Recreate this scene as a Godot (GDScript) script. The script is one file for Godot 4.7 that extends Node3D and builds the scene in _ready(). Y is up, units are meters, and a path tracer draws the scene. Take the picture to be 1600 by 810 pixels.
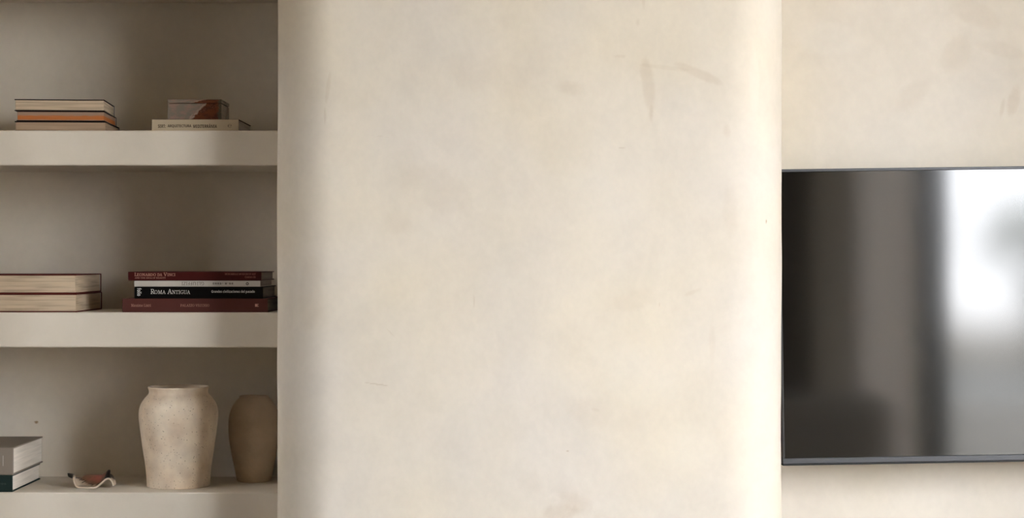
extends Node3D
# A plastered chimney breast between a niche of thick plaster shelves and a wall-hung television.
# World: y up, metres; z = 0 is the front plane of the shelves, the room opens towards +z.

const EYE := Vector3(0, 1.3, 3.4)
const FOCAL := 2890.0            # in pixels of the 1600 x 810 frame
const BACK_Z := -0.25
const SHELF_TOPS := [1.8700, 1.5365, 1.2018, 0.8706]
const SHELF_THICK := 0.0645
const COLUMN_LEFT := -0.4186
const COLUMN_RIGHT := 0.4813
const COLUMN_FRONT := 0.20
const COLUMN_RADIUS := 0.11
const ROOM_LEFT := -2.1
const ROOM_RIGHT := 3.2
const REAR_Z := 2.40         # wall with the wide window, right of the camera
const DEEP_Z := 6.4          # far wall of the room behind the camera
const CEILING_Y := 3.0
const LEFT_LO := Vector2(0.72, 1.25)        # small unseen window added as fill in the left wall: (z, y)
const LEFT_HI := Vector2(1.06, 1.95)
const RIGHT_LO := Vector2(1.00, 0.50)       # tall unseen window added in the right wall for grazing light
const RIGHT_HI := Vector2(2.10, 2.85)

var M := {}
var rng := RandomNumberGenerator.new()
var used := {}

# ---------------------------------------------------------------- helpers

func px(x: float, z: float) -> float:              # picture column -> x on the plane at depth z
	return (x - 800.0) / FOCAL * (EYE.z - z)

func py(y: float, z: float) -> float:
	return EYE.y - (y - 405.0) / FOCAL * (EYE.z - z)

func numbered(called: String) -> String:
	var n: int = used.get(called, 0)
	used[called] = n + 1
	return called if n == 0 else "%s_%03d" % [called, n]

func thing(called: String, label: String, category: String, at := Vector3.ZERO, turn := 0.0, group := "") -> Node3D:
	var o := Node3D.new()
	o.name = numbered(called)
	add_child(o)
	o.position = at
	o.rotation.y = turn
	o.set_meta("label", label)
	o.set_meta("category", category)
	if group != "":
		o.set_meta("group", group)
	return o

func tag(o: Node3D, label: String, category: String, group := "") -> void:
	o.set_meta("label", label)
	o.set_meta("category", category)
	if group != "":
		o.set_meta("group", group)

func obj(called: String, st: SurfaceTool, m: Material, parent: Node = self) -> MeshInstance3D:
	var o := MeshInstance3D.new()
	o.name = numbered(called) if parent == self else called
	o.mesh = st.commit()
	o.material_override = m
	parent.add_child(o, true)
	return o

func struct(called: String, st: SurfaceTool, m: Material, label := "") -> MeshInstance3D:
	var o := obj(called, st, m)
	o.set_meta("kind", "structure")
	if label != "":
		o.set_meta("label", label)
	return o

func begin() -> SurfaceTool:
	var st := SurfaceTool.new()
	st.begin(Mesh.PRIMITIVE_TRIANGLES)
	return st

func vert(st: SurfaceTool, p: Vector3, n: Vector3, uv := Vector2.ZERO) -> void:
	st.set_normal(n)
	st.set_uv(uv)
	st.add_vertex(p)

# a, b, c, d anticlockwise as seen from outside
func quad(st: SurfaceTool, a: Vector3, b: Vector3, c: Vector3, d: Vector3) -> void:
	var n := (b - a).cross(d - a).normalized()
	for k in [[a, Vector2(0, 1)], [c, Vector2(1, 0)], [b, Vector2(1, 1)], [a, Vector2(0, 1)], [d, Vector2(0, 0)], [c, Vector2(1, 0)]]:
		vert(st, k[0], n, k[1])

func box(st: SurfaceTool, lo: Vector3, hi: Vector3) -> void:
	var a := lo
	var b := hi
	quad(st, Vector3(a.x, a.y, b.z), Vector3(b.x, a.y, b.z), Vector3(b.x, b.y, b.z), Vector3(a.x, b.y, b.z))
	quad(st, Vector3(b.x, a.y, a.z), Vector3(a.x, a.y, a.z), Vector3(a.x, b.y, a.z), Vector3(b.x, b.y, a.z))
	quad(st, Vector3(b.x, a.y, b.z), Vector3(b.x, a.y, a.z), Vector3(b.x, b.y, a.z), Vector3(b.x, b.y, b.z))
	quad(st, Vector3(a.x, a.y, a.z), Vector3(a.x, a.y, b.z), Vector3(a.x, b.y, b.z), Vector3(a.x, b.y, a.z))
	quad(st, Vector3(a.x, b.y, b.z), Vector3(b.x, b.y, b.z), Vector3(b.x, b.y, a.z), Vector3(a.x, b.y, a.z))
	quad(st, Vector3(a.x, a.y, a.z), Vector3(b.x, a.y, a.z), Vector3(b.x, a.y, b.z), Vector3(a.x, a.y, b.z))

# box with rounded edges of radius r; each face laid with uv 0..1
func rbox(st: SurfaceTool, lo: Vector3, hi: Vector3, r: float, seg := 2) -> void:
	var c := (lo + hi) / 2.0
	var h := (hi - lo) / 2.0
	r = minf(r, minf(h.x, minf(h.y, h.z)) * 0.98)
	var axes := [[0, 1, 2, 1.0], [0, 1, 2, -1.0], [2, 1, 0, 1.0], [2, 1, 0, -1.0], [0, 2, 1, 1.0], [0, 2, 1, -1.0]]
	for ax in axes:
		var iu: int = ax[0]
		var iv: int = ax[1]
		var iw: int = ax[2]
		var s: float = ax[3]
		var us := []
		var vs := []
		for k in seg + 1:
			var t := tan(PI / 4.0 * (1.0 - float(k) / seg))
			us.append(-h[iu] + r - r * t)
			vs.append(-h[iv] + r - r * t)
		for k in range(seg, -1, -1):
			us.append(-us[k])
			vs.append(-vs[k])
		var grid := []
		for v in vs:
			var row := []
			for u in us:
				var p := Vector3.ZERO
				p[iu] = u
				p[iv] = v
				p[iw] = s * h[iw]
				var inner := Vector3(clampf(p.x, -h.x + r, h.x - r), clampf(p.y, -h.y + r, h.y - r), clampf(p.z, -h.z + r, h.z - r))
				var n := (p - inner).normalized()
				var q := inner + n * r
				var uu: float = (u / h[iu] + 1.0) / 2.0
				if (iw == 2 and s < 0) or (iw == 0 and s > 0):
					uu = 1.0 - uu
				row.append([c + q, n, Vector2(uu, 0.5 - v / h[iv] / 2.0)])
			grid.append(row)
		for j in vs.size() - 1:
			for i in us.size() - 1:
				var a: Array = grid[j][i]
				var b: Array = grid[j][i + 1]
				var d: Array = grid[j + 1][i + 1]
				var e: Array = grid[j + 1][i]
				var face_n: Vector3 = (Vector3(b[0]) - Vector3(a[0])).cross(Vector3(e[0]) - Vector3(a[0]))
				var order: Array = [a, d, b, a, e, d] if face_n.dot(a[1]) > 0.0 else [a, b, d, a, d, e]
				for k in order:
					vert(st, k[0], k[1], k[2])

# revolve (radius, height) points round the y axis
func lathe(st: SurfaceTool, prof: Array, around := 64) -> void:
	var normals := []
	var lengths := [0.0]
	for i in prof.size():
		var a: Vector2 = prof[maxi(i - 1, 0)]
		var b: Vector2 = prof[mini(i + 1, prof.size() - 1)]
		var t := (b - a).normalized()
		normals.append(Vector2(t.y, -t.x))
		if i > 0:
			lengths.append(lengths[i - 1] + Vector2(prof[i]).distance_to(prof[i - 1]))
	var total: float = lengths[-1]
	for i in prof.size() - 1:
		for k in around:
			var corner := []
			for cc in [[i, k], [i, k + 1], [i + 1, k + 1], [i + 1, k]]:
				var ang: float = TAU * cc[1] / around
				var p: Vector2 = prof[cc[0]]
				var n: Vector2 = normals[cc[0]]
				var dir := Vector3(sin(ang), 0, cos(ang))
				corner.append([dir * p.x + Vector3.UP * p.y, dir * n.x + Vector3.UP * n.y, Vector2(float(cc[1]) / around, 1.0 - lengths[cc[0]] / total)])
			for k2 in [0, 2, 1, 0, 3, 2]:
				vert(st, corner[k2][0], corner[k2][1], corner[k2][2])

func tube(st: SurfaceTool, a: Vector3, b: Vector3, ra: float, rb: float, around := 10) -> void:
	var d := (b - a).normalized()
	var s := d.cross(Vector3.RIGHT if absf(d.x) < 0.8 else Vector3.UP).normalized()
	var t := s.cross(d)
	for k in around:
		var c := []
		for q in [[a, ra, k], [a, ra, k + 1], [b, rb, k + 1], [b, rb, k]]:
			var ang: float = TAU * q[2] / around
			var n: Vector3 = s * cos(ang) - t * sin(ang)
			c.append([q[0] + n * q[1], n])
		var outward := (Vector3(c[1][0]) - Vector3(c[0][0])).cross(Vector3(c[3][0]) - Vector3(c[0][0])).dot(c[0][1]) > 0.0
		for i in ([0, 2, 1, 0, 3, 2] if outward else [0, 1, 2, 0, 2, 3]):
			vert(st, c[i][0], c[i][1])

func smooth_curve(pts: Array, each := 6) -> Array:      # Catmull-Rom through 2-D points
	var out := []
	for i in pts.size() - 1:
		var p0: Vector2 = pts[maxi(i - 1, 0)]
		var p1: Vector2 = pts[i]
		var p2: Vector2 = pts[i + 1]
		var p3: Vector2 = pts[mini(i + 2, pts.size() - 1)]
		for k in each:
			out.append(p1.cubic_interpolate(p2, p0, p3, float(k) / each))
	out.append(pts[-1])
	return out

# ---------------------------------------------------------------- materials

func mat(linear: Color, rough := 0.9, spec := 0.5) -> StandardMaterial3D:
	var m := StandardMaterial3D.new()
	m.albedo_color = linear.linear_to_srgb()
	m.roughness = rough
	m.metallic_specular = spec
	return m

func noise(freq: float, the_seed: int, octaves := 4, kind := FastNoiseLite.TYPE_SIMPLEX_SMOOTH) -> FastNoiseLite:
	var n := FastNoiseLite.new()
	n.noise_type = kind
	n.frequency = freq
	n.seed = the_seed
	n.fractal_octaves = octaves
	return n

func noise_map(freq: float, the_seed: int, stops: Array, size := 512, octaves := 4) -> NoiseTexture2D:
	var t := NoiseTexture2D.new()
	t.width = size
	t.height = size
	t.seamless = true
	t.noise = noise(freq, the_seed, octaves)
	var g := Gradient.new()
	var offs := PackedFloat32Array()
	var cols := PackedColorArray()
	for s in stops:
		offs.append(s[0])
		cols.append(Color(s[1]).linear_to_srgb())
	g.offsets = offs
	g.colors = cols
	t.color_ramp = g
	return t

func with_relief(m: StandardMaterial3D, freq: float, the_seed: int, cm: float) -> void:
	var t := NoiseTexture2D.new()
	t.width = 512
	t.height = 512
	t.seamless = true
	t.noise = noise(freq, the_seed, 5)
	m.heightmap_enabled = true
	m.heightmap_texture = t
	m.heightmap_scale = cm

# lime plaster: three noises mixed, then stains where the photograph shows them. marks: [u, v, half width, half height, turn, strength, tint]
func plaster_picture(w: int, h: int, base: Color, the_seed: int, marks: Array) -> ImageTexture:
	var blotch := noise(0.006, the_seed, 4).get_image(w, h, false, false, false).get_data()
	var cloud := noise(0.0022, the_seed + 1, 3).get_image(w, h, false, false, false).get_data()
	var warm := noise(0.004, the_seed + 2, 3).get_image(w, h, false, false, false).get_data()
	var fine := noise(0.09, the_seed + 3, 3).get_image(w, h, false, false, false).get_data()
	var tr := noise(0.012, the_seed + 4, 4)
	tr.domain_warp_enabled = true
	tr.domain_warp_amplitude = 60.0
	tr.domain_warp_frequency = 0.006
	tr.fractal_type = FastNoiseLite.FRACTAL_RIDGED
	var trowel := tr.get_image(w, h, false, false, false).get_data()
	var f := PackedFloat32Array()
	f.resize(w * h)
	for m in marks:
		var cx: float = m[0] * w
		var cy: float = m[1] * h
		var rx: float = m[2] * w
		var ry: float = m[3] * h
		var reach := int(maxf(rx, ry) * 1.5) + 2
		var ca := cos(float(m[4]))
		var sa := sin(float(m[4]))
		for y in range(maxi(int(cy) - reach, 0), mini(int(cy) + reach, h)):
			for x in range(maxi(int(cx) - reach, 0), mini(int(cx) + reach, w)):
				var dx := x - cx
				var dy := y - cy
				var q := ((dx * ca + dy * sa) / rx) ** 2 + ((dy * ca - dx * sa) / ry) ** 2
				if q < 1.6:
					var at := y * w + x
					var edge := q + (blotch[at] - 128) / 110.0 + (trowel[at] - 128) / 300.0
					f[at] += float(m[5]) * 0.8 * smoothstep(0.0, 1.0, clampf(1.2 - edge, 0.0, 1.0))
	var bytes := PackedByteArray()
	bytes.resize(w * h * 3)
	var i := 0
	for at in w * h:
		var v := 1.0 + (blotch[at] - 128) * 0.00016 + (cloud[at] - 128) * 0.00016 + (fine[at] - 128) * 0.00008 + (trowel[at] - 128) * 0.00012
		var k := (warm[at] - 128) * 0.00022
		var s := f[at]
		bytes[i] = clampi(int(255.0 * base.r * (v + k * 0.3) * (1.0 - s * 0.75)), 0, 255)
		bytes[i + 1] = clampi(int(255.0 * base.g * v * (1.0 - s)), 0, 255)
		bytes[i + 2] = clampi(int(255.0 * base.b * (v - k) * (1.0 - s * 1.25)), 0, 255)
		i += 3
	return ImageTexture.create_from_image(Image.create_from_data(w, h, false, Image.FORMAT_RGB8, bytes))

func page_material(linear: Color, the_seed: int, dark := 0.82) -> StandardMaterial3D:
	var m := mat(Color.WHITE, 0.95, 0.2)
	m.albedo_texture = noise_map(0.02, the_seed, [[0.25, linear * dark], [0.5, linear], [0.8, linear * 1.08]], 256, 5)
	m.uv1_triplanar = true
	m.uv1_scale = Vector3(1.1, 30, 1.1)
	m.uv1_offset = Vector3(0.13 * the_seed, 0.31 * the_seed, 0)
	return m

func materials() -> void:
	var plaster := Color(0.72, 0.648, 0.542)
	M.plaster_color = plaster
	var p := mat(Color.WHITE, 0.93, 0.25)
	p.albedo_texture = noise_map(0.008, 11, [[0.0, plaster * 0.94], [0.35, plaster * 0.985], [0.6, plaster], [1.0, Color(plaster.r * 1.03, plaster.g * 1.035, plaster.b * 1.05)]], 1024, 5)
	p.uv1_triplanar = true
	p.uv1_world_triplanar = true
	p.uv1_scale = Vector3.ONE * 0.9
	with_relief(p, 0.02, 12, 0.08)
	M.plaster = p
	M.ceiling = p
	var wood := mat(Color.WHITE, 0.55, 0.4)
	wood.albedo_texture = noise_map(0.01, 21, [[0.2, Color(0.075, 0.042, 0.022)], [0.5, Color(0.11, 0.064, 0.034)], [0.8, Color(0.14, 0.085, 0.048)]], 512, 5)
	wood.uv1_triplanar = true
	wood.uv1_world_triplanar = true
	wood.uv1_scale = Vector3(2.5, 1, 0.35)
	M.floor = wood
	M.terrace = mat(Color(0.21, 0.20, 0.175), 0.9, 0.3)
	M.render = mat(Color(0.5, 0.47, 0.42), 0.95, 0.2)
	M.frame = mat(Color(0.05, 0.047, 0.043), 0.5, 0.5)
	var glass := mat(Color(1, 1, 1, 1), 0.0, 0.5)
	glass.transparency = BaseMaterial3D.TRANSPARENCY_ALPHA
	glass.albedo_color.a = 0.04
	M.glass = glass
	var curtain := mat(Color(0.62, 0.56, 0.5), 0.95, 0.1)
	curtain.backlight_enabled = true
	curtain.backlight = Color(1.0, 0.97, 0.93)
	curtain.cull_mode = BaseMaterial3D.CULL_DISABLED
	M.curtain = curtain
	M.linen = mat(Color(0.5, 0.46, 0.4), 0.95, 0.15)
	M.dark_wood = mat(Color(0.07, 0.04, 0.022), 0.5, 0.4)
	# television
	M.screen = mat(Color(0.0025, 0.0023, 0.002), 0.085, 0.6)
	M.bezel = mat(Color(0.02, 0.018, 0.017), 0.35, 0.5)
	M.bezel_metal = mat(Color(0.05, 0.05, 0.055), 0.45, 0.5)
	M.plastic = mat(Color(0.015, 0.015, 0.015), 0.6, 0.4)
	# books
	M.red_cloth = mat(Color(0.10, 0.018, 0.012), 0.8, 0.3)
	M.dark_red = mat(Color(0.052, 0.005, 0.004), 0.5, 0.3)
	M.maroon = mat(Color(0.085, 0.026, 0.020), 0.65, 0.3)
	M.white_cover = mat(Color(0.50, 0.46, 0.41), 0.6, 0.4)
	M.black_cover = mat(Color(0.004, 0.0035, 0.003), 0.5, 0.2)
	M.black_cloth = mat(Color(0.015, 0.008, 0.006), 0.8, 0.3)
	M.cream_cover = mat(Color(0.47, 0.38, 0.26), 0.7, 0.3)
	M.brown_cover = mat(Color(0.05, 0.03, 0.02), 0.8, 0.3)
	M.grey_cover = mat(Color(0.25, 0.21, 0.17), 0.8, 0.3)
	M.grey_lining = mat(Color(0.20, 0.18, 0.15), 0.8, 0.3)
	M.green_cover = mat(Color(0.012, 0.025, 0.022), 0.7, 0.3)
	M.pages_cream = page_material(Color(0.60, 0.47, 0.33), 31)
	M.pages_old = page_material(Color(0.56, 0.44, 0.31), 32, 0.78)
	M.pages_tan = page_material(Color(0.42, 0.30, 0.20), 33, 0.9)
	M.pages_orange = orange_pages()
	M.pages_white = page_material(Color(0.66, 0.60, 0.52), 34, 0.93)
	M.pages_grey = page_material(Color(0.36, 0.32, 0.28), 35)
	M.ink_gold = mat(Color(0.55, 0.30, 0.23), 0.7, 0.3)
	M.ink_rose = mat(Color(0.42, 0.22, 0.17), 0.7, 0.3)
	M.ink_white = mat(Color(0.55, 0.54, 0.50), 0.7, 0.3)
	M.ink_black = mat(Color(0.025, 0.014, 0.008), 0.7, 0.3)
	M.ink_grey = mat(Color(0.12, 0.10, 0.085), 0.7, 0.3)
	M.ink_green = mat(Color(0.05, 0.07, 0.06), 0.7, 0.3)
	M.marble = marble()
	M.vase = speckled(Color(0.80, 0.665, 0.51), 41, 2200)
	M.clay = mat(Color.WHITE, 0.9, 0.25)
	M.clay.albedo_texture = noise_map(0.015, 42, [[0.2, Color(0.54, 0.415, 0.29)], [0.5, Color(0.59, 0.46, 0.33)], [0.8, Color(0.63, 0.49, 0.355)]], 256, 5)
	M.clay.uv1_triplanar = true
	M.clay.uv1_scale = Vector3.ONE * 5.0
	with_relief(M.clay, 0.03, 43, 0.04)
	var glaze := mat(Color.WHITE, 0.4, 0.5)
	glaze.vertex_color_use_as_albedo = true
	M.glaze = glaze
	var leaf := mat(Color(0.10, 0.12, 0.07), 0.6, 0.3)
	leaf.backlight_enabled = true
	leaf.backlight = Color(0.3, 0.33, 0.2)
	leaf.cull_mode = BaseMaterial3D.CULL_DISABLED
	M.leaf = leaf
	M.bark = mat(Color(0.09, 0.075, 0.06), 0.95, 0.2)

# fore-edge stained orange below a plain greyish band
func orange_pages() -> StandardMaterial3D:
	var w := 256
	var h := 64
	var im := Image.create(w, h, false, Image.FORMAT_RGB8)
	var n := noise(0.05, 51, 3)
	for y in h:
		for x in w:
			var t := clampf((float(y) / h - 0.34) * 6.0 + n.get_noise_2d(x * 0.5, y * 3.0) * 0.7, 0.0, 1.0)
			var under := clampf((float(y) / h - 0.86) * 9.0 + n.get_noise_2d(x * 0.3 + 90, y * 2.0) * 0.6, 0.0, 1.0)
			var c := Color(0.36, 0.24, 0.17).lerp(Color(0.50, 0.17, 0.055), t).lerp(Color(0.42, 0.27, 0.18), under)
			im.set_pixel(x, y, (c * (1.0 + 0.25 * n.get_noise_2d(x * 0.2, y * 14.0))).linear_to_srgb())
	var m := mat(Color.WHITE, 0.9, 0.2)
	m.albedo_texture = ImageTexture.create_from_image(im)
	return m

# red jasper-like marble with a grey-green field and pale veins
func marble() -> StandardMaterial3D:
	var w := 512
	var h := 192
	var im := Image.create(w, h, false, Image.FORMAT_RGB8)
	var n := noise(0.010, 61, 4)
	var v := noise(0.013, 62, 4)
	for y in h:
		for x in w:
			var u := float(x) / w
			var t := float(y) / h
			var edge := 0.70 - 0.27 * t + 0.10 * n.get_noise_2d(x, y * 1.3)
			var red := smoothstep(-0.02, 0.02, u - edge)
			var green := smoothstep(0.92, 0.96, u + 0.05 * n.get_noise_2d(x + 300, y))
			var pale := Color(0.23, 0.19, 0.145).lerp(Color(0.30, 0.20, 0.155), clampf(n.get_noise_2d(x * 0.9 + 50, y * 1.4) * 1.8 + 0.3, 0, 1))
			var rust := Color(0.16, 0.05, 0.022).lerp(Color(0.095, 0.034, 0.02), clampf(n.get_noise_2d(x + 700, y) * 2.0 + 0.4, 0, 1))
			var c := pale.lerp(rust, red).lerp(Color(0.085, 0.07, 0.045), green)
			var vein := smoothstep(0.045, 0.0, absf(v.get_noise_2d(x * 0.6 + y * 0.35, y * 0.7 - x * 0.2))) * smoothstep(-0.2, 0.3, n.get_noise_2d(x + 1200, y))
			c = c.lerp(Color(0.36, 0.20, 0.145) if red < 0.5 else Color(0.25, 0.11, 0.065), vein * 0.75)
			var band := smoothstep(0.03, 0.0, absf(u - edge + 0.025))
			c = c.lerp(Color(0.42, 0.29, 0.22), band * 0.8)
			im.set_pixel(x, y, c.linear_to_srgb())
	var m := mat(Color.WHITE, 0.25, 0.5)
	m.albedo_texture = ImageTexture.create_from_image(im)
	return m

# unglazed pottery with dark pits and iron specks
func speckled(base: Color, the_seed: int, count: int) -> StandardMaterial3D:
	var w := 1024
	var h := 512
	var im := Image.create(w, h, false, Image.FORMAT_RGB8)
	var hm := Image.create(w, h, false, Image.FORMAT_RGB8)
	hm.fill(Color(0.8, 0.8, 0.8))
	var n := noise(0.01, the_seed, 5)
	for y in h:
		for x in w:
			var a := TAU * x / w
			var k := n.get_noise_3d(cos(a) * 163.0, y, sin(a) * 163.0)
			var k2 := n.get_noise_3d(cos(a) * 60.0 + 500, y * 0.4, sin(a) * 60.0)
			im.set_pixel(x, y, Color(base.r * (1.0 + 0.22 * k), base.g * (1.0 + 0.26 * k + 0.08 * k2), base.b * (1.0 + 0.28 * k + 0.16 * k2)).linear_to_srgb())
	rng.seed = the_seed
	for i in count:
		var x := rng.randi_range(3, w - 4)
		var y := rng.randi_range(int(h * 0.05), h - 8)
		if n.get_noise_2d(x * 0.7, y * 0.7) + rng.randf_range(-0.25, 0.5) < 0.0:
			continue
		var r := rng.randf_range(0.5, 1.5)
		var dark := rng.randf_range(0.55, 0.85)
		for dy in range(-2, 3):
			for dx in range(-2, 3):
				if dx * dx * 0.6 + dy * dy < r * r:
					im.set_pixel(x + dx, y + dy, im.get_pixel(x + dx, y + dy) * Color(dark, dark * 0.95, dark * 0.88))
					hm.set_pixel(x + dx, y + dy, Color(0.35, 0.35, 0.35))
	var m := mat(Color.WHITE, 0.62, 0.4)
	m.albedo_texture = ImageTexture.create_from_image(im)
	m.heightmap_enabled = true
	m.heightmap_texture = ImageTexture.create_from_image(hm)
	m.heightmap_scale = 0.05
	return m

# ---------------------------------------------------------------- lettering

func font(face: String, weight := 400, italic := false) -> SystemFont:
	var f := SystemFont.new()
	f.font_names = PackedStringArray([face])
	f.font_weight = weight
	f.font_italic = italic
	return f

# letters as thin raised print, fitted into the box x0..x1, y0..y1 of the plane z, in the parent's own axes
func letters(parent: Node3D, text: String, face: Font, x0: float, x1: float, y0: float, y1: float, z: float, m: Material, turn := 0.0) -> void:
	var t := TextMesh.new()
	t.text = text
	t.font = face
	t.font_size = 48
	t.pixel_size = 0.001
	t.depth = 0.002
	t.curve_step = 1.0
	var b := t.get_aabb()
	var sx := (x1 - x0) / b.size.x
	var sy := (y1 - y0) / b.size.y
	if absf(fmod(turn, 180.0)) > 45.0:
		sx = (y1 - y0) / b.size.x
		sy = (x1 - x0) / b.size.y
	var o := MeshInstance3D.new()
	o.name = "lettering"
	o.mesh = t
	o.material_override = m
	parent.get_node("spine").add_child(o, true)
	var basis_ := Basis(Vector3.BACK, deg_to_rad(turn)) * Basis.from_scale(Vector3(sx, sy, 0.1))
	o.transform = Transform3D(basis_, Vector3((x0 + x1) / 2, (y0 + y1) / 2, z) - basis_ * b.get_center())

# ---------------------------------------------------------------- books

# Origin: middle of the base. Spine towards +z when spine_front, else towards -z. Boards overhang the pages by o.
func book(label: String, called: String, at: Vector3, size: Vector3, cover: Material, pages: Material, spine_front: bool, board := 0.0022, o := 0.003, turn := 0.0, paper := false, spine_mat: Material = null) -> Node3D:
	var t := thing(called, label, "book", at, turn)
	var h := size / 2.0
	var s := 1.0 if spine_front else -1.0
	var st := begin()
	rbox(st, Vector3(-h.x, 0, -h.z), Vector3(h.x, board, h.z), board * 0.45)
	obj("back_cover", st, cover, t)
	st = begin()
	rbox(st, Vector3(-h.x, size.y - board, -h.z), Vector3(h.x, size.y, h.z), board * 0.45)
	obj("front_cover", st, cover, t)
	st = begin()
	var sp := board * 1.2
	if s > 0:
		rbox(st, Vector3(-h.x, 0.0002, h.z - sp), Vector3(h.x, size.y - 0.0002, h.z + 0.0006), 0.0012 if paper else minf(0.0028, size.y * 0.2), 3)
	else:
		rbox(st, Vector3(-h.x, 0.0002, -h.z - 0.0006), Vector3(h.x, size.y - 0.0002, -h.z + sp), minf(0.0028, size.y * 0.2), 3)
	obj("spine", st, spine_mat if spine_mat else cover, t)
	st = begin()
	var z0 := -h.z + (o if s > 0 else sp)
	var z1 := h.z - (sp if s > 0 else o)
	rbox(st, Vector3(-h.x + o, board, z0), Vector3(h.x - o, size.y - board, z1), 0.0006)
	obj("page_block", st, pages, t)
	if not paper:
		for side in [-1, 1]:
			st = begin()
			rbox(st, Vector3(side * (h.x - o + 0.0002) - 0.0006, board, s * (h.z - sp * 1.7) - 0.0016), Vector3(side * (h.x - o + 0.0002) + 0.0006, size.y - board, s * (h.z - sp * 1.7) + 0.0016), 0.0005)
			obj("headband", st, M.white_cover, t)
	return t

# ---------------------------------------------------------------- the scene

func _ready() -> void:
	# camera
	var cam := Camera3D.new()
	cam.name = "camera"
	cam.fov = rad_to_deg(2.0 * atan(405.0 / FOCAL))
	cam.near = 0.05
	cam.far = 200.0
	add_child(cam)
	cam.position = EYE
	cam.current = true
	# overcast daylight; it enters by the wide window and two unseen side windows added for their light
	var sky_material := ProceduralSkyMaterial.new()
	sky_material.sky_top_color = Color(0.90, 0.94, 1.0)
	sky_material.sky_horizon_color = Color(0.985, 0.99, 1.0)
	sky_material.sky_curve = 0.3
	sky_material.ground_bottom_color = Color(0.35, 0.33, 0.29)
	sky_material.ground_horizon_color = Color(0.45, 0.43, 0.39)
	sky_material.energy_multiplier = 9.0
	var sky := Sky.new()
	sky.sky_material = sky_material
	var env := Environment.new()
	env.background_mode = Environment.BG_SKY
	env.sky = sky
	env.tonemap_mode = Environment.TONE_MAPPER_LINEAR
	env.tonemap_exposure = 3.02
	env.sdfgi_enabled = true
	env.ssao_enabled = true
	env.ssil_enabled = true
	var we := WorldEnvironment.new()
	we.name = "world_environment"
	we.environment = env
	add_child(we)

	materials()
	build_shell()
	build_window()
	side_window("added_window_2", "small unseen window with dark metal frame, added as fill light in the side wall by the shelves", ROOM_LEFT - 0.12, LEFT_LO, LEFT_HI)
	side_window("added_window_3", "tall unseen window with dark metal frame, added in the far side wall for grazing light", ROOM_RIGHT + 0.12, RIGHT_LO, RIGHT_HI)
	build_column()
	build_shelves()
	build_television()
	build_books()
	build_pottery()
	build_behind_camera()
	build_outside()

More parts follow.
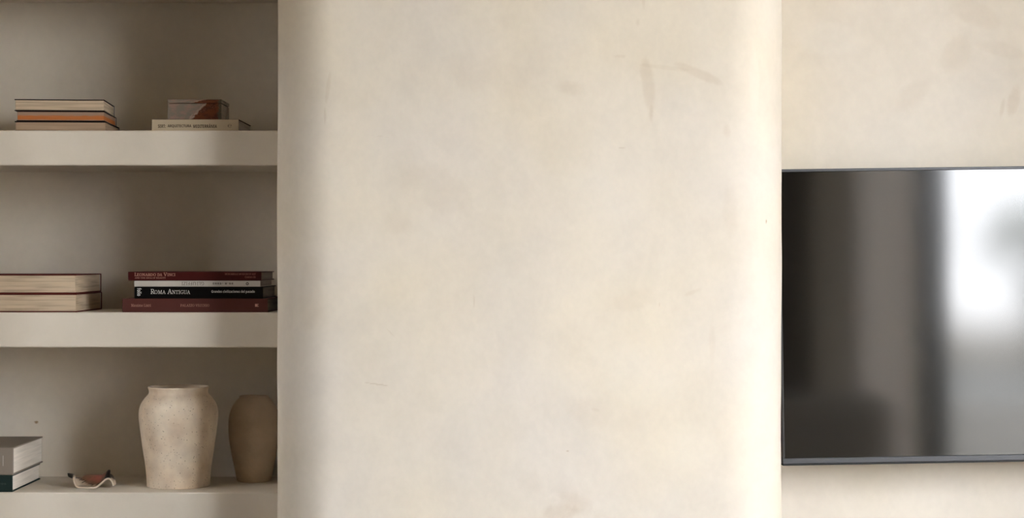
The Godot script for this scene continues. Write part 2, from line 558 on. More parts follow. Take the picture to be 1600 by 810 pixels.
func build_shell() -> void:
	var st := begin()
	box(st, Vector3(ROOM_LEFT - 0.2, -0.2, BACK_Z - 0.3), Vector3(ROOM_RIGHT + 0.2, 0, REAR_Z))
	box(st, Vector3(ROOM_LEFT - 0.2, -0.2, REAR_Z), Vector3(1.12, 0, DEEP_Z + 0.2))
	struct("floor", st, M.floor)
	st = begin()
	box(st, Vector3(ROOM_LEFT - 0.2, CEILING_Y, BACK_Z - 0.3), Vector3(ROOM_RIGHT + 0.2, CEILING_Y + 0.2, REAR_Z + 0.25))
	box(st, Vector3(ROOM_LEFT - 0.2, CEILING_Y, REAR_Z + 0.25), Vector3(1.24, CEILING_Y + 0.2, DEEP_Z + 0.2))
	struct("ceiling", st, M.ceiling)
	pierced_wall("wall_left", ROOM_LEFT - 0.2, ROOM_LEFT, BACK_Z - 0.3, DEEP_Z + 0.2, LEFT_LO, LEFT_HI)
	pierced_wall("wall_right", ROOM_RIGHT, ROOM_RIGHT + 0.2, BACK_Z - 0.3, REAR_Z + 0.25, RIGHT_LO, RIGHT_HI)
	st = begin()
	box(st, Vector3(ROOM_LEFT, 0, DEEP_Z), Vector3(1.24, CEILING_Y, DEEP_Z + 0.2))
	struct("wall_rear", st, M.plaster)
	st = begin()
	box(st, Vector3(1.12, 0, REAR_Z + 0.25), Vector3(1.24, CEILING_Y, DEEP_Z))
	struct("wall_inner", st, M.plaster)
	# unseen pier added right of the television to block part of the window light
	st = begin()
	box(st, Vector3(1.54, 0, BACK_Z), Vector3(1.80, CEILING_Y, 0.76))
	struct("shading_pier", st, M.plaster)
	# unseen pier added left of the shelves to keep fill light off their back
	st = begin()
	box(st, Vector3(-1.5, 0, BACK_Z), Vector3(-1.12, CEILING_Y, 0.15))
	struct("shading_pier", st, M.plaster)
	# the wall behind shelves and television, with its own stains
	var w := ROOM_RIGHT - ROOM_LEFT
	var at := func(x: float, y: float) -> Vector2: return Vector2((px(x, BACK_Z) - ROOM_LEFT) / 4.2, 1.0 - py(y, BACK_Z) / CEILING_Y)
	var marks := []
	for m in [[1490, 85, 20, 32, 0.6, 0.022], [1525, 22, 38, 18, 0.3, 0.03], [1562, 76, 36, 10, 0.2, 0.02], [1582, 160, 10, 26, 0.3, 0.05], [1420, 150, 40, 20, -0.5, 0.02], [56, 659, 3, 2, 0, 0.5], [1565, 170, 4, 18, 0.2, 0.05], [1340, 195, 6, 1.4, 0, 0.1], [1300, 60, 60, 26, 0.1, -0.02]]:
		var c: Vector2 = at.call(m[0], m[1])
		var k := (EYE.z - BACK_Z) / FOCAL
		marks.append([c.x, c.y, m[2] * k / 4.2, m[3] * k / CEILING_Y, m[4], m[5]])
	var p := mat(Color.WHITE, 0.93, 0.25)
	p.albedo_texture = plaster_picture(2048, 1280, M.plaster_color.linear_to_srgb(), 71, marks)
	p.texture_repeat = true
	with_relief(p, 0.02, 12, 0.08)
	st = begin()
	var z := BACK_Z
	var n := Vector3(0, 0, 1)
	for k in [[0, 0], [1, 1], [1, 0], [0, 0], [0, 1], [1, 1]]:
		vert(st, Vector3(ROOM_LEFT + w * k[0], CEILING_Y * k[1], z), n, Vector2(w / 4.2 * k[0], 1.0 - k[1]))
	var sides := begin()
	box(sides, Vector3(ROOM_LEFT, 0, z - 0.3), Vector3(ROOM_RIGHT, CEILING_Y, z - 0.001))
	st.append_from(sides.commit(), 0, Transform3D())
	struct("wall_back", st, p)

func build_window() -> void:
	# wall with one wide opening; the rest of the room opens beside it, where the camera stands
	var z0 := REAR_Z
	var z1 := REAR_Z + 0.25
	var x0 := 1.25
	var x1 := 2.90
	var top := 2.85
	var low := 0.50
	var st := begin()
	box(st, Vector3(1.12, 0, z0), Vector3(x0, CEILING_Y, z1))
	box(st, Vector3(x1, 0, z0), Vector3(ROOM_RIGHT, CEILING_Y, z1))
	box(st, Vector3(x0, top, z0), Vector3(x1, CEILING_Y, z1))
	box(st, Vector3(x0, 0, z0), Vector3(x1, low, z1))
	struct("wall_window", st, M.plaster)
	var win := Node3D.new()
	win.name = "window_1"
	add_child(win)
	win.position = Vector3(0, 0, z0 + 0.1)
	win.set_meta("kind", "structure")
	win.set_meta("label", "wide window with dark metal frames behind the camera")
	var stiles := [x0, 1.495, 2.22, x1]
	st = begin()
	rbox(st, Vector3(x0, low, -0.03), Vector3(x1, low + 0.06, 0.03), 0.004)
	obj("window_sill", st, M.frame, win)
	st = begin()
	rbox(st, Vector3(x0, top - 0.06, -0.03), Vector3(x1, top, 0.03), 0.004)
	obj("head_rail", st, M.frame, win)
	for i in stiles.size():
		st = begin()
		var half := 0.05 if i == 1 else 0.022
		var cx: float = clampf(stiles[i], x0 + half, x1 - half) + (0.05 if i == 1 else 0.0)
		rbox(st, Vector3(cx - half, low + 0.06, -0.03), Vector3(cx + half, top - 0.06, 0.03), 0.004)
		obj("window_frame", st, M.frame, win)
	for i in stiles.size() - 1:
		obj("pane", pane(stiles[i] + 0.03, stiles[i + 1], low + 0.05, top - 0.05), M.glass, win)

# an added, unseen window standing in a wall across x: four frame members and a pane
func side_window(called: String, says: String, x: float, lo: Vector2, hi: Vector2) -> void:      # lo and hi: (z, y)
	var win := Node3D.new()
	win.name = called
	add_child(win)
	win.position = Vector3(x, 0, 0)
	win.set_meta("kind", "structure")
	win.set_meta("label", says)
	for y in [lo.y, hi.y - 0.04]:
		var st := begin()
		rbox(st, Vector3(-0.03, y, lo.x), Vector3(0.03, y + 0.04, hi.x), 0.004)
		obj("window_sill" if y == lo.y else "head_rail", st, M.frame, win)
	for z in [lo.x, hi.x - 0.04]:
		var st := begin()
		rbox(st, Vector3(-0.03, lo.y + 0.04, z), Vector3(0.03, hi.y - 0.04, z + 0.04), 0.004)
		obj("window_frame", st, M.frame, win)
	var st := begin()
	quad(st, Vector3(0, lo.y + 0.03, hi.x - 0.03), Vector3(0, lo.y + 0.03, lo.x + 0.03), Vector3(0, hi.y - 0.03, lo.x + 0.03), Vector3(0, hi.y - 0.03, hi.x - 0.03))
	obj("pane", st, M.glass, win)

# a wall across x with one opening
func pierced_wall(called: String, x0: float, x1: float, z0: float, z1: float, lo: Vector2, hi: Vector2) -> void:
	var st := begin()
	box(st, Vector3(x0, 0, z0), Vector3(x1, CEILING_Y, lo.x))
	box(st, Vector3(x0, 0, hi.x), Vector3(x1, CEILING_Y, z1))
	box(st, Vector3(x0, 0, lo.x), Vector3(x1, lo.y, hi.x))
	box(st, Vector3(x0, hi.y, lo.x), Vector3(x1, CEILING_Y, hi.x))
	struct(called, st, M.plaster)

func pane(x0: float, x1: float, y0: float, y1: float) -> SurfaceTool:
	var st := begin()
	quad(st, Vector3(x0, y0, 0), Vector3(x1, y0, 0), Vector3(x1, y1, 0), Vector3(x0, y1, 0))
	return st

func build_column() -> void:
	# plan: straight flanks, rounded corners, flat front; swept upwards with a hand-trowelled waviness
	var plan := []
	for k in 5:
		plan.append([Vector2(COLUMN_LEFT, lerpf(BACK_Z, COLUMN_FRONT - COLUMN_RADIUS, k / 5.0)), Vector2(-1, 0)])
	for k in 17:
		var a := PI - PI / 2.0 * k / 16.0
		var n := Vector2(cos(a), sin(a))
		plan.append([Vector2(COLUMN_LEFT + COLUMN_RADIUS, COLUMN_FRONT - COLUMN_RADIUS) + n * COLUMN_RADIUS, n])
	for k in range(1, 48):
		plan.append([Vector2(lerpf(COLUMN_LEFT + COLUMN_RADIUS, COLUMN_RIGHT - COLUMN_RADIUS, k / 48.0), COLUMN_FRONT), Vector2(0, 1)])
	for k in 17:
		var a := PI / 2.0 - PI / 2.0 * k / 16.0
		var n := Vector2(cos(a), sin(a))
		plan.append([Vector2(COLUMN_RIGHT - COLUMN_RADIUS, COLUMN_FRONT - COLUMN_RADIUS) + n * COLUMN_RADIUS, n])
	for k in range(1, 6):
		plan.append([Vector2(COLUMN_RIGHT, lerpf(COLUMN_FRONT - COLUMN_RADIUS, BACK_Z, k / 5.0)), Vector2(1, 0)])
	var run := [0.0]
	for i in range(1, plan.size()):
		run.append(run[i - 1] + Vector2(plan[i][0]).distance_to(plan[i - 1][0]))
	var total: float = run[-1]
	var rows := 140
	var wave := noise(3.0, 81, 3)
	var st := begin()
	st.set_smooth_group(0)
	for j in rows + 1:
		var y := CEILING_Y * j / rows
		for i in plan.size():
			var p: Vector2 = plan[i][0]
			var n: Vector2 = plan[i][1]
			var front := clampf((p.y + 0.02) * 8.0, 0.0, 1.0)
			p += n * wave.get_noise_2d(run[i], y * 0.7) * 0.0022 * front
			st.set_uv(Vector2(run[i] / total, 1.0 - y / CEILING_Y))
			st.add_vertex(Vector3(p.x, y, p.y))
	for j in rows:
		for i in plan.size() - 1:
			var a := j * plan.size() + i
			var b := a + 1
			var c := b + plan.size()
			var d := a + plan.size()
			for k in [a, c, b, a, d, c]:
				st.add_index(k)
	st.generate_normals()
	var m := mat(Color.WHITE, 0.9, 0.3)
	# stains and trowel marks, read from the photograph: column, row, half sizes, turn, strength
	var marks := []
	for q in [[1012, 140, 11, 46, -0.12, 0.05], [1017, 175, 4, 16, 0.0, 0.05], [890, 138, 30, 17, 0.0, 0.045], [1095, 116, 36, 8, 0.35, 0.05], [1040, 105, 40, 3, 0.1, 0.025], [1135, 205, 8, 13, 0.0, 0.045],
			[996, 34, 5, 8, 0.0, 0.05], [1005, 5, 4, 14, 0, 0.04], [968, 87, 12, 3, 0, 0.04], [872, 800, 34, 16, -0.1, 0.06], [905, 788, 50, 20, 0.3, 0.04], [890, 770, 90, 34, 0.2, 0.02], [588, 600, 18, 0.9, 0.12, 0.10], [610, 520, 12, 1.2, 0.7, 0.05],
			[740, 472, 1.2, 12, 0.0, 0.06], [1206, 345, 1.4, 4, 0.1, 0.35], [886, 704, 3, 1, 0, 0.25], [970, 230, 8, 0.9, 0, 0.10], [590, 212, 22, 0.8, 0.1, 0.05], [500, 40, 6, 36, -0.2, 0.035], [512, 135, 3, 26, 0.15, 0.04], [507, 180, 2, 14, 0, 0.05],
			[920, 640, 40, 24, 0.3, 0.018], [1085, 455, 18, 4, -0.3, 0.035], [990, 470, 60, 16, -0.2, 0.02], [1112, 540, 6, 50, 0.0, 0.02], [690, 300, 60, 40, 0.4, 0.016], [620, 350, 30, 24, 0.0, 0.02], [1030, 475, 1.2, 5, 0.1, 0.1],
			[760, 120, 70, 40, 0.2, 0.018], [480, 460, 22, 60, 0.1, 0.025], [1060, 700, 60, 40, 0, -0.02], [1000, 580, 70, 60, 0.2, -0.022], [930, 300, 60, 50, 0.4, -0.012], [930, 640, 8, 3, 0.2, 0.03], [1140, 330, 14, 40, 0, 0.02], [1180, 130, 10, 60, 0, -0.02]]:
		var zq := COLUMN_FRONT
		var x := px(q[0], zq)
		var s := COLUMN_FRONT - COLUMN_RADIUS - BACK_Z + PI / 2.0 * COLUMN_RADIUS + x - COLUMN_LEFT - COLUMN_RADIUS
		var k := (EYE.z - zq) / FOCAL
		marks.append([s / total, 1.0 - py(q[1], zq) / CEILING_Y, q[2] * k / total, q[3] * k / CEILING_Y, q[4], q[5]])
	m.albedo_texture = plaster_picture(1200, 1800, M.plaster_color.linear_to_srgb(), 82, marks)
	with_relief(m, 0.02, 83, 0.06)
	struct("wall_column", st, m, "rounded off-white plaster column between shelf niche and television")

func build_shelves() -> void:
	var says := ["thick plaster shelf above the niche with the marble box", "thick plaster shelf carrying the marble box and three fore-edge books",
		"thick plaster shelf carrying the stack of titled art books", "thick plaster shelf carrying the two pottery vases"]
	for i in 4:
		var st := begin()
		var y: float = SHELF_TOPS[i]
		rbox(st, Vector3(-1.12, y - SHELF_THICK, BACK_Z), Vector3(COLUMN_LEFT, y, 0), 0.003, 3)
		var o := obj("plaster_shelf", st, M.plaster)
		tag(o, says[i], "shelf", "plaster shelves of the niche")

func build_television() -> void:
	var z := -0.13
	var hgt := 0.5643
	var wid := 0.985
	var left := px(1217.5, z)
	var t := thing("television", "flat black television mounted on wall beside plaster column", "television")
	t.transform = Transform3D(Basis(Vector3.BACK, 0.0140) * Basis(Vector3.UP, deg_to_rad(1.5)) * Basis(Vector3.RIGHT, deg_to_rad(-1.0)), Vector3(left + wid / 2.0, 1.1889 + 0.0140 * wid / 2.0, z))
	var h := Vector2(wid, hgt) / 2.0
	var st := begin()
	rbox(st, Vector3(-h.x + 0.004, -h.y + 0.0138, -0.012), Vector3(h.x - 0.004, h.y - 0.005, -0.002), 0.0006)
	obj("screen", st, M.screen, t)
	st = begin()
	rbox(st, Vector3(-h.x, h.y - 0.0055, -0.03), Vector3(h.x, h.y, 0), 0.0012)
	obj("bezel", st, M.bezel_metal, t)
	for s in [-1, 1]:
		st = begin()
		rbox(st, Vector3(s * (h.x - 0.0022) - 0.0022, -h.y + 0.004, -0.03), Vector3(s * (h.x - 0.0022) + 0.0022, h.y - 0.0055, 0), 0.001)
		obj("bezel", st, M.bezel, t)
	st = begin()
	rbox(st, Vector3(-h.x, -h.y + 0.0032, -0.03), Vector3(h.x, -h.y + 0.0140, 0.0015), 0.0015)
	obj("bottom_bezel", st, M.bezel_metal, t)
	st = begin()
	rbox(st, Vector3(-h.x, -h.y, -0.028), Vector3(h.x, -h.y + 0.0032, -0.001), 0.001)
	obj("lower_edge", st, M.plastic, t)
	st = begin()
	rbox(st, Vector3(-h.x + 0.006, -h.y + 0.006, -0.034), Vector3(h.x - 0.006, h.y - 0.006, -0.012), 0.004)
	rbox(st, Vector3(-0.36, -h.y + 0.03, -0.062), Vector3(0.36, 0.08, -0.030), 0.012)
	obj("back_housing", st, M.plastic, t)
	st = begin()
	rbox(st, Vector3(-0.2, -0.1, -0.108), Vector3(0.2, 0.06, -0.100), 0.002)
	for s in [-1, 1]:
		rbox(st, Vector3(s * 0.12 - 0.015, -0.1, -0.102), Vector3(s * 0.12 + 0.015, 0.1, -0.06), 0.002)
	obj("wall_bracket", st, M.plastic, t)

func build_books() -> void:
	var serif := font("Droid Serif")
	var serif_bold := font("Droid Serif", 700)
	var sans := font("Droid Sans")
	var sans_bold := font("Droid Sans", 700)
	# --- top shelf, left: three books lying with their fore-edges out
	var y: float = SHELF_TOPS[1]
	var z := -0.028
	var spec := [
		["cream book lying at the bottom of the three-book stack, black cover", 25.0, 164.0, 192.0, 0.160, M.black_cloth, M.pages_tan, 0.06],
		["thin black book with orange stained page edges, middle of the stack", 28.0, 161.5, 174.6, 0.152, M.black_cloth, M.pages_orange, 0.07],
		["thick cream-paged book with dark cover, on top of the orange-edged book", 25.0, 161.0, 155.2, 0.145, M.black_cloth, M.pages_cream, 0.085]]
	var tops := [py(189.6, z), py(173.6, z), py(155.4, z)]
	for i in 3:
		var s: Array = spec[i]
		var x0 := px(s[1], z)
		var x1 := px(s[2], z)
		var hgt: float = tops[i] - y
		var turn: float = s[7]
		var dep: float = s[4]
		var mid := Vector3((x0 + x1) / 2, y, z)
		var b := book(s[0], "book", mid, Vector3(x1 - x0 + 0.003, hgt, dep), s[5], s[6], false, 0.0020 if i == 0 else 0.0016, 0.0016, turn)
		b.position = mid - Basis(Vector3.UP, turn) * Vector3(0, 0, dep / 2.0)
		y += hgt
	# --- top shelf, right: the cream book and the marble box on it
	y = SHELF_TOPS[1]
	z = -0.012
	var x0 := px(237, z)
	var x1 := px(373, z)
	var hgt := py(186.6, z) - y
	var b := book("cream paperback with black title lying under the marble box", "book", Vector3((x0 + x1) / 2, y, z - 0.08), Vector3(x1 - x0, hgt, 0.16), M.brown_cover, M.pages_grey, true, 0.001, 0.0015, 0.0, true, M.cream_cover)
	var w := (x1 - x0) / 2
	var lx := func(p: float) -> float: return px(p, z) - (x0 + x1) / 2
	var ly := func(p: float) -> float: return py(p, z) - SHELF_TOPS[1]
	letters(b, "SERT:", sans_bold, lx.call(247), lx.call(259), ly.call(200.0), ly.call(194.8), 0.0806, M.ink_black)
	letters(b, "ARQUITECTURA", sans_bold, lx.call(262), lx.call(299), ly.call(200.0), ly.call(194.8), 0.0806, M.ink_black)
	letters(b, "MEDITERRÁNEA", sans_bold, lx.call(302), lx.call(339), ly.call(200.0), ly.call(193.6), 0.0806, M.ink_black)
	letters(b, "℮", sans, lx.call(356), lx.call(362), ly.call(199.6), ly.call(194.2), 0.0806, M.ink_grey)
	# marble box
	var top_y := SHELF_TOPS[1] + hgt
	var zb := -0.03
	var bx0 := px(262, zb)
	var bx1 := px(346.5, zb)
	var t := thing("marble_box", "small rust and grey veined marble box standing on the cream book", "box", Vector3((bx0 + bx1) / 2, top_y, zb - 0.045))
	var hw := (bx1 - bx0) / 2
	var lid_at := py(161.6, zb) - top_y
	var lid_top := py(155.2, zb) - top_y
	var st := begin()
	rbox(st, Vector3(-hw, 0, -0.045), Vector3(hw, lid_at - 0.0006, 0.045), 0.0015)
	obj("box_body", st, M.marble, t)
	st = begin()
	rbox(st, Vector3(-hw - 0.0004, lid_at, -0.0454), Vector3(hw + 0.0004, lid_top, 0.0454), 0.0022)
	obj("lid", st, M.marble, t)
	st = begin()
	rbox(st, Vector3(-hw + 0.004, lid_at - 0.002, -0.041), Vector3(hw - 0.004, lid_at + 0.001, 0.041), 0.0005)
	obj("lid_rim", st, M.black_cloth, t)
	# --- middle shelf, left: two big red books with their fore-edges out
	y = SHELF_TOPS[2]
	z = -0.006
	for i in 2:
		x0 = px(-118, z)
		x1 = px(120 - i * 1.0, z)
		hgt = py([459.2, 429.0][i], z) - y
		book(["large red clothbound book with cream pages, lower of the pair", "large red clothbound book with cream pages, upper of the pair"][i], "book",
			Vector3((x0 + x1) / 2, y, z - 0.105), Vector3(x1 - x0, hgt, 0.21), M.red_cloth, M.pages_old, false, 0.0022, 0.0022)
		y += hgt
	# --- middle shelf, right: four art books with titled spines
	z = -0.006
	var books4 := [
		["maroon art book lettered in pale rose at the bottom of the titled stack", 191.0, 418.5, 466.8, 0.200, M.maroon, M.pages_grey],
		["black art book with white serif title in the titled stack", 210.0, 411.0, 448.3, 0.190, M.black_cover, M.pages_grey],
		["thin white book with upside-down title between black and dark red books", 209.5, 407.0, 438.9, 0.165, M.white_cover, M.pages_grey],
		["dark red book on top of the titled stack of art books", 200.0, 408.5, 425.0, 0.185, M.dark_red, M.pages_grey]]
	y = SHELF_TOPS[2]
	for i in 4:
		var s: Array = books4[i]
		x0 = px(s[1], z)
		x1 = px(s[2], z)
		hgt = py(s[3], z) - y
		var dep: float = s[4]
		var cx := (x0 + x1) / 2
		b = book(s[0], "book", Vector3(cx, y, z - dep / 2), Vector3(x1 - x0, hgt, dep), s[5], s[6], true, 0.0010 if i == 2 else 0.0018, 0.003 if i != 2 else 0.001, 0.0, i == 2)
		var by := y
		var fx := func(p: float) -> float: return px(p, z) - cx
		var fy := func(p: float) -> float: return py(p, z) - by
		var fz := dep / 2 + 0.0006
		if i == 0:
			letters(b, "Massimo Listri", serif, fx.call(205), fx.call(236), fy.call(479.6), fy.call(475.2), fz, M.ink_rose)
			letters(b, "PALAZZO VECCHIO", serif, fx.call(282), fx.call(327), fy.call(479.4), fy.call(475.6), fz, M.ink_rose)
			st = begin()
			rbox(st, Vector3(fx.call(398.6), fy.call(479.6), fz - 0.001), Vector3(fx.call(401.6), fy.call(475.2), fz + 0.0002), 0.0001)
			for k in 3:
				rbox(st, Vector3(fx.call(401.0), fy.call(479.6 - k * 1.7), fz - 0.001), Vector3(fx.call(404.2 - (k % 2)), fy.call(478.6 - k * 1.7), fz + 0.0002), 0.0001)
			obj("publisher_mark", st, M.ink_gold, b.get_node("spine"))
		elif i == 1:
			letters(b, "folio", sans_bold, fx.call(214.4), fx.call(221.2), fy.call(462.6), fy.call(450.4), fz, M.ink_white, -90.0)
			letters(b, "R", serif, fx.call(235.4), fx.call(241.8), fy.call(459.6), fy.call(452.0), fz, M.ink_white)
			letters(b, "OMA", serif, fx.call(241.6), fx.call(258.8), fy.call(459.6), fy.call(453.8), fz, M.ink_white)
			letters(b, "A", serif, fx.call(261.6), fx.call(269.0), fy.call(459.6), fy.call(452.0), fz, M.ink_white)
			letters(b, "NTIGUA", serif, fx.call(269.0), fx.call(297.2), fy.call(459.6), fy.call(453.8), fz, M.ink_white)
			letters(b, "Grandes civilizaciones del pasado", sans_bold, fx.call(330.5), fx.call(398.2), fy.call(459.2), fy.call(453.6), fz, M.ink_white)
		elif i == 2:
			letters(b, "UFFIZI", sans, fx.call(284), fx.call(306), fy.call(446.2), fy.call(440.8), fz, M.ink_grey, 180.0)
			letters(b, "GLI", sans, fx.call(308), fx.call(318.6), fy.call(446.2), fy.call(440.8), fz, M.ink_grey, 180.0)
			letters(b, "ɔ ʌ o ʞ i d ɐ ɹ ɔ ɔ", sans, fx.call(332.5), fx.call(364.5), fy.call(444.8), fy.call(441.8), fz, M.ink_grey, 180.0)
			st = begin()
			var c := Vector3(fx.call(386.5), fy.call(443.6), fz)
			for k in 16:
				var a0 := TAU * k / 16
				var a1 := TAU * (k + 1) / 16
				quad(st, c + Vector3(cos(a0), sin(a0), 0.06) * 0.0013, c + Vector3(cos(a0), sin(a0), 0.03) * 0.0027, c + Vector3(cos(a1), sin(a1), 0.03) * 0.0027, c + Vector3(cos(a1), sin(a1), 0.06) * 0.0013)
			obj("publisher_mark", st, M.ink_black, b.get_node("spine"))
		else:
			letters(b, "L", serif, fx.call(210.2), fx.call(214.0), fy.call(431.6), fy.call(426.2), fz, M.ink_gold)
			letters(b, "EONARDO", serif, fx.call(214.2), fx.call(243.6), fy.call(431.6), fy.call(427.4), fz, M.ink_gold)
			letters(b, "DA", serif, fx.call(246), fx.call(253.4), fy.call(431.6), fy.call(427.4), fz, M.ink_gold)
			letters(b, "V", serif, fx.call(255.6), fx.call(261.2), fy.call(431.6), fy.call(426.2), fz, M.ink_gold)
			letters(b, "INCI", serif, fx.call(261.6), fx.call(274.0), fy.call(431.6), fy.call(427.4), fz, M.ink_gold)
			letters(b, "AND THE IDEA OF BEAUTY", serif, fx.call(210.6), fx.call(259.0), fy.call(435.8), fy.call(433.2), fz, M.ink_rose)
			letters(b, "MUSCARELLE MUSEUM OF ART", serif, fx.call(351.5), fx.call(399.6), fy.call(429.8), fy.call(427.2), fz, M.ink_rose)
			letters(b, "Centro Di", serif, fx.call(382.8), fx.call(399.6), fy.call(434.6), fy.call(431.6), fz, M.ink_rose)
		y += hgt
	# --- bottom shelf, left: grey book on a green one
	y = SHELF_TOPS[3]
	z = -0.004
	x1 = px(19.6, z)
	x0 = px(-190, z)
	hgt = py(743.0, z) - y
	b = book("dark green book with white pages lying under the grey book", "book", Vector3((x0 + x1) / 2, y, z - 0.1), Vector3(x1 - x0, hgt, 0.2), M.green_cover, M.pages_white, true, 0.0024, 0.0022)
	letters(b, "archives", serif, px(-22, z) - (x0 + x1) / 2, px(9.5, z) - (x0 + x1) / 2, 0.0135, 0.018, 0.1006, M.ink_green)
	y += hgt
	x1 = px(21.0, z)
	var h2 := py(699.8, z) - y
	b = book("thick grey book with cream pages lying on the green book", "book", Vector3((x0 + x1) / 2, y, z - 0.107), Vector3(x1 - x0, h2, 0.214), M.grey_cover, M.pages_white, true, 0.0026, 0.002)
	st = begin()
	rbox(st, Vector3(px(4.6, z) - (x0 + x1) / 2, 0.017, 0.1066), Vector3(px(5.4, z) - (x0 + x1) / 2, 0.036, 0.1079), 0.0001)
	obj("printed_line", st, M.white_cover, b.get_node("spine"))

func build_pottery() -> void:
	var y: float = SHELF_TOPS[3]
	# big jar
	var t := thing("pottery_vase", "speckled cream pottery jar with a short wide neck", "vase", Vector3(-0.6309, y, -0.10), 0.6)
	var outer := smooth_curve([Vector2(0.0565, 0.0), Vector2(0.0588, 0.0020), Vector2(0.0600, 0.0211), Vector2(0.0621, 0.0408), Vector2(0.0671, 0.0737), Vector2(0.0715, 0.1067), Vector2(0.0743, 0.1346),
		Vector2(0.0714, 0.1527), Vector2(0.0636, 0.1658), Vector2(0.0562, 0.1745), Vector2(0.0553, 0.1800), Vector2(0.0568, 0.1850), Vector2(0.0572, 0.1872)], 5)
	var st := begin()
	lathe(st, [Vector2(0.0, 0.0), Vector2(0.0564, 0.0)] + outer, 72)
	obj("jar_body", st, M.vase, t)
	st = begin()
	lathe(st, smooth_curve([Vector2(0.0572, 0.1872), Vector2(0.0560, 0.1884), Vector2(0.0540, 0.1876), Vector2(0.0522, 0.182), Vector2(0.0520, 0.176)], 4), 72)
	obj("rim", st, M.vase, t)
	st = begin()
	lathe(st, smooth_curve([Vector2(0.0520, 0.176), Vector2(0.0600, 0.162), Vector2(0.0690, 0.146), Vector2(0.0700, 0.125), Vector2(0.060, 0.06), Vector2(0.052, 0.012), Vector2(0.0, 0.010)], 4), 48)
	obj("inside", st, M.clay, t)
	# small jar
	t = thing("pottery_vase", "smaller brown clay jar with a narrow mouth in the corner", "vase", Vector3(-0.4990, y, -0.178))
	outer = smooth_curve([Vector2(0.0310, 0.0), Vector2(0.0326, 0.0015), Vector2(0.0350, 0.0125), Vector2(0.0390, 0.0325), Vector2(0.0444, 0.0597), Vector2(0.0480, 0.0832), Vector2(0.0491, 0.1066),
		Vector2(0.0476, 0.1265), Vector2(0.0420, 0.1435), Vector2(0.0330, 0.1565), Vector2(0.0287, 0.1610), Vector2(0.0283, 0.1640)], 5)
	st = begin()
	lathe(st, [Vector2(0.0, 0.0), Vector2(0.0309, 0.0)] + outer, 64)
	obj("jar_body", st, M.clay, t)
	st = begin()
	lathe(st, smooth_curve([Vector2(0.0283, 0.1640), Vector2(0.0270, 0.1648), Vector2(0.0255, 0.1635), Vector2(0.0250, 0.159)], 4), 64)
	obj("rim", st, M.clay, t)
	st = begin()
	lathe(st, smooth_curve([Vector2(0.0250, 0.159), Vector2(0.036, 0.147), Vector2(0.044, 0.12), Vector2(0.038, 0.05), Vector2(0.03, 0.010), Vector2(0.0, 0.008)], 4), 40)
	obj("inside", st, M.clay, t)
	build_dish(y)

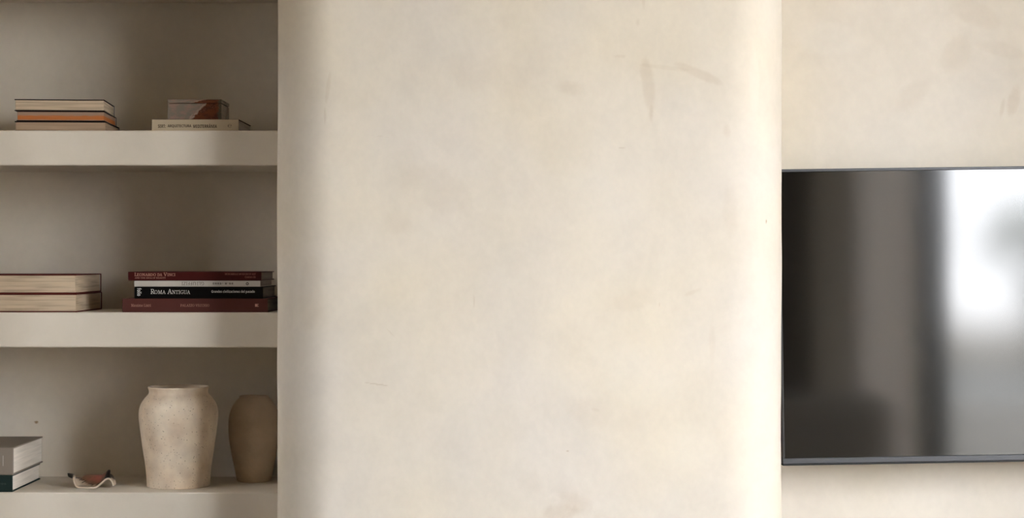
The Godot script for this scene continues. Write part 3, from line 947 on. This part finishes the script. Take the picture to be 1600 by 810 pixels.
func build_dish(y: float) -> void:
	var z0 := -0.058
	var k := FOCAL / (EYE.z - z0)
	var mid := px(142, z0)
	var t := thing("ceramic_dish", "small folded ceramic dish, cream outside with black and pink glaze", "dish", Vector3(mid, y, z0))
	var pts := []
	for q in [[114.6, 747.0], [115.6, 753.5], [118.0, 759.6], [122.2, 762.7], [135.7, 763.4], [148.0, 763.4], [153.4, 760.3], [160.2, 754.2], [165.6, 750.0], [170.4, 749.2], [175.1, 753.5], [177.0, 760.4]]:
		pts.append(Vector2((q[0] - 142.0) / k, (763.4 - q[1]) / k + 0.0014))
	var front := smooth_curve(pts, 4)
	var nu := front.size()
	var nv := 18
	var depth := 0.062
	var grid := []
	var wob := noise(40.0, 91, 2)
	for j in nv + 1:
		var v := float(j) / nv
		var row := []
		for i in nu:
			var u := float(i) / (nu - 1)
			var p: Vector2 = front[i]
			var trough := smoothstep(0.08, 0.3, u) * (1.0 - smoothstep(0.6, 0.78, u))
			var left := 1.0 - smoothstep(0.05, 0.22, u)
			var right := smoothstep(0.62, 0.8, u)
			var hgt := p.y + trough * 0.0165 * smoothstep(0.35, 1.0, v) + left * (0.001 * sin(v * 3.0) + 0.0005 * v) - right * 0.004 * sin(v * PI) * (1.0 if u < 0.9 else 0.0)
			hgt += right * (1.0 - smoothstep(0.86, 0.95, u)) * 0.001 * smoothstep(0.5, 1.0, v)
			var x := p.x - left * 0.024 * v * v + right * (-0.010 * v * v)
			row.append(Vector3(x, maxf(hgt, 0.0014) + 0.0004 * wob.get_noise_2d(u, v), -depth * v * (1.0 - 0.12 * absf(u - 0.4))))
		grid.append(row)
	var glaze := func(u: float, v: float) -> Color:
		var n := wob.get_noise_2d(u * 0.7 + 3.0, v * 0.5)
		var edge := 0.42 + 0.12 * n + (0.16 if u > 0.8 else 0.0) + 0.34 * smoothstep(0.42, 0.12, u) * (1.0 if u > 0.1 else 0.0)
		if v < edge:
			return Color(0.62, 0.50, 0.38)
		if v < edge + 0.05 + 0.02 * n:
			return Color(0.02, 0.013, 0.01)
		var pink := Vector2((u - 0.46) / 0.15, (v - 0.78) / 0.24).length() + 0.3 * n
		if u > 0.60 or u < 0.16:
			return Color(0.008, 0.006, 0.005) if u < 0.88 else Color(0.25, 0.2, 0.15)
		return Color(0.42, 0.13, 0.095).lerp(Color(0.20, 0.10, 0.055), clampf((pink - 0.4) * 1.6, 0.0, 1.0))
	var half := 0.0013
	var normals := []
	for j in nv + 1:
		var row := []
		for i in nu:
			var du: Vector3 = grid[j][mini(i + 1, nu - 1)] - grid[j][maxi(i - 1, 0)]
			var dv: Vector3 = grid[mini(j + 1, nv)][i] - grid[maxi(j - 1, 0)][i]
			row.append(du.cross(dv).normalized())
		normals.append(row)
	var st := begin()
	var cream := Color(0.62, 0.50, 0.38)
	var put := func(p: Vector3, n: Vector3, c: Color) -> void:
		st.set_normal(n)
		st.set_color(c)
		st.set_uv(Vector2.ZERO)
		st.add_vertex(p)
	for j in nv:
		for i in nu - 1:
			for side in [1.0, -1.0]:
				var cs := []
				for q in [[i, j], [i + 1, j], [i + 1, j + 1], [i, j + 1]]:
					var n: Vector3 = normals[q[1]][q[0]]
					cs.append([grid[q[1]][q[0]] + n * half * side, n * side, glaze.call(float(q[0]) / (nu - 1), float(q[1]) / nv) if side > 0 else (Color(0.01, 0.008, 0.006) if q[0] < nu * 0.12 and q[1] > nv * 0.5 else cream)])
				for idx in ([0, 2, 1, 0, 3, 2] if side > 0 else [0, 1, 2, 0, 2, 3]):
					put.call(cs[idx][0], cs[idx][1], cs[idx][2])
	for j in [0, nv]:
		for i in nu - 1:
			var a: Vector3 = grid[j][i]
			var b: Vector3 = grid[j][i + 1]
			var na: Vector3 = normals[j][i] * half
			var nb: Vector3 = normals[j][i + 1] * half
			var out := Vector3(0, 0, 1.0 if j == 0 else -1.0)
			var col: Color = Color(0.66, 0.55, 0.42) if j == 0 else glaze.call(float(i) / (nu - 1), 1.0)
			var four := [a - na, b - nb, b + nb, a + na]
			for idx in ([0, 2, 1, 0, 3, 2] if j == 0 else [0, 1, 2, 0, 2, 3]):
				put.call(four[idx], out, col)
	for i in [0, nu - 1]:
		for j in nv:
			var a: Vector3 = grid[j][i]
			var b: Vector3 = grid[j + 1][i]
			var na: Vector3 = normals[j][i] * half
			var nb: Vector3 = normals[j + 1][i] * half
			var four := [a - na, b - nb, b + nb, a + na]
			var out := Vector3(-1 if i == 0 else 1, 0, 0)
			var col: Color = glaze.call(float(i) / (nu - 1), float(j) / nv)
			for idx in ([0, 1, 2, 0, 2, 3] if i == 0 else [0, 2, 1, 0, 3, 2]):
				put.call(four[idx], out, col)
	obj("dish_body", st, M.glaze, t)

func build_behind_camera() -> void:
	# sheer curtain gathered at the left end of the glazing
	var c := thing("curtain", "pale sheer curtain gathered at the end of the wide window", "curtain", Vector3(1.38, 0.50, REAR_Z + 0.04))
	var st := begin()
	var folds := 72
	for i in folds:
		var q := []
		for k in [i, i + 1]:
			var u := float(k) / folds
			q.append(Vector3(-0.12 + 0.21 * u, 0, 0.02 * sin(u * TAU * 5.0) + 0.008 * sin(u * TAU * 17.0)))
		quad(st, q[0] + Vector3.UP * 0.01, q[1] + Vector3.UP * 0.01, q[1] + Vector3.UP * 2.30, q[0] + Vector3.UP * 2.30)
	obj("cloth", st, M.curtain, c)
	st = begin()
	tube(st, Vector3(-0.13, 2.32, 0), Vector3(1.52, 2.32, 0), 0.012, 0.012)
	var rod := obj("curtain_rod", st, M.frame)
	rod.position = c.position
	tag(rod, "dark metal curtain rod across the top of the wide window", "curtain rod")
	# low armchair whose back shows faintly in the screen
	var a := thing("armchair", "pale linen armchair with a high back standing before the window wall", "armchair", Vector3(0.95, 0, 1.84), PI)
	st = begin()
	rbox(st, Vector3(-0.36, 0.16, -0.34), Vector3(0.36, 0.32, 0.36), 0.03, 3)
	obj("seat_frame", st, M.linen, a)
	st = begin()
	rbox(st, Vector3(-0.25, 0.32, -0.22), Vector3(0.25, 0.46, 0.37), 0.05, 4)
	obj("seat_cushion", st, M.linen, a)
	st = begin()
	rbox(st, Vector3(-0.36, 0.32, -0.38), Vector3(0.36, 0.96, -0.2), 0.06, 4)
	obj("backrest", st, M.linen, a)
	for s in [-1, 1]:
		st = begin()
		rbox(st, Vector3(s * 0.305 - 0.055, 0.32, -0.2), Vector3(s * 0.305 + 0.055, 0.6, 0.36), 0.04, 4)
		obj("armrest", st, M.linen, a)
		for zz in [-0.3, 0.3]:
			st = begin()
			tube(st, Vector3(s * 0.3, 0, zz), Vector3(s * 0.3, 0.16, zz), 0.014, 0.022)
			obj("leg", st, M.dark_wood, a)

func build_outside() -> void:
	var st := begin()
	box(st, Vector3(1.25, -0.3, REAR_Z + 0.01), Vector3(14, -0.02, 7.0))
	struct("terrace", st, M.terrace)
	st = begin()
	box(st, Vector3(-40, -0.6, 7.0), Vector3(60, -0.3, 60))
	struct("ground", st, M.terrace)
	st = begin()
	rbox(st, Vector3(1.25, -0.02, 6.6), Vector3(14, 0.75, 6.85), 0.015)
	struct("wall_terrace", st, M.render)
	rng.seed = 5
	var leaf_shape := begin()
	quad(leaf_shape, Vector3(-0.008, 0, 0), Vector3(0.0, -0.035, 0.004), Vector3(0.008, 0, 0), Vector3(0, 0.035, 0.004))
	var leaf_mesh := leaf_shape.commit()
	var spots := [[4.22, 8.8, 0.55, 1.75], [5.6, 9.4, 0.9, 2.0], [8.8, 9.4, 1.0, 2.1], [2.2, 14.5, 0.9, 1.8]]
	var says := ["olive tree beyond the terrace wall, nearest the curtain", "olive tree beyond the terrace wall facing the middle of the window", "broad olive tree far along the terrace wall", "olive tree set well back behind the terrace wall"]
	for i in spots.size():
		var s: Array = spots[i]
		var r: float = s[2]
		var t := thing("olive_tree", says[i], "tree", Vector3(s[0], -0.3, s[1]), 0.0, "olive trees beyond the terrace wall")
		st = begin()
		tube(st, Vector3.ZERO, Vector3(0.05, 1.0, 0), 0.12, 0.08)
		var tips := []
		for b in 9:
			var ang := TAU * b / 9.0 + rng.randf() * 0.5
			var tip := Vector3(cos(ang) * r * rng.randf_range(0.45, 0.85), s[3] + rng.randf_range(-0.2, 0.75) * r, sin(ang) * r * rng.randf_range(0.45, 0.85))
			tube(st, Vector3(0.05, 0.95, 0), tip, 0.045, 0.012, 6)
			tips.append(tip)
		obj("trunk", st, M.bark, t)
		var mm := MultiMesh.new()
		mm.transform_format = MultiMesh.TRANSFORM_3D
		mm.mesh = leaf_mesh
		mm.instance_count = 1100
		for n in mm.instance_count:
			var tip: Vector3 = tips[n % tips.size()]
			var d := Vector3(rng.randfn(), rng.randfn(), rng.randfn()) * 0.17 * r / 0.8
			mm.set_instance_transform(n, Transform3D(Basis.from_euler(Vector3(rng.randf() * TAU, rng.randf() * TAU, rng.randf() * TAU)) * 1.5, tip + d))
		var crown := MultiMeshInstance3D.new()
		crown.name = "foliage"
		crown.multimesh = mm
		crown.material_override = M.leaf
		crown.set_meta("kind", "stuff")
		t.add_child(crown)
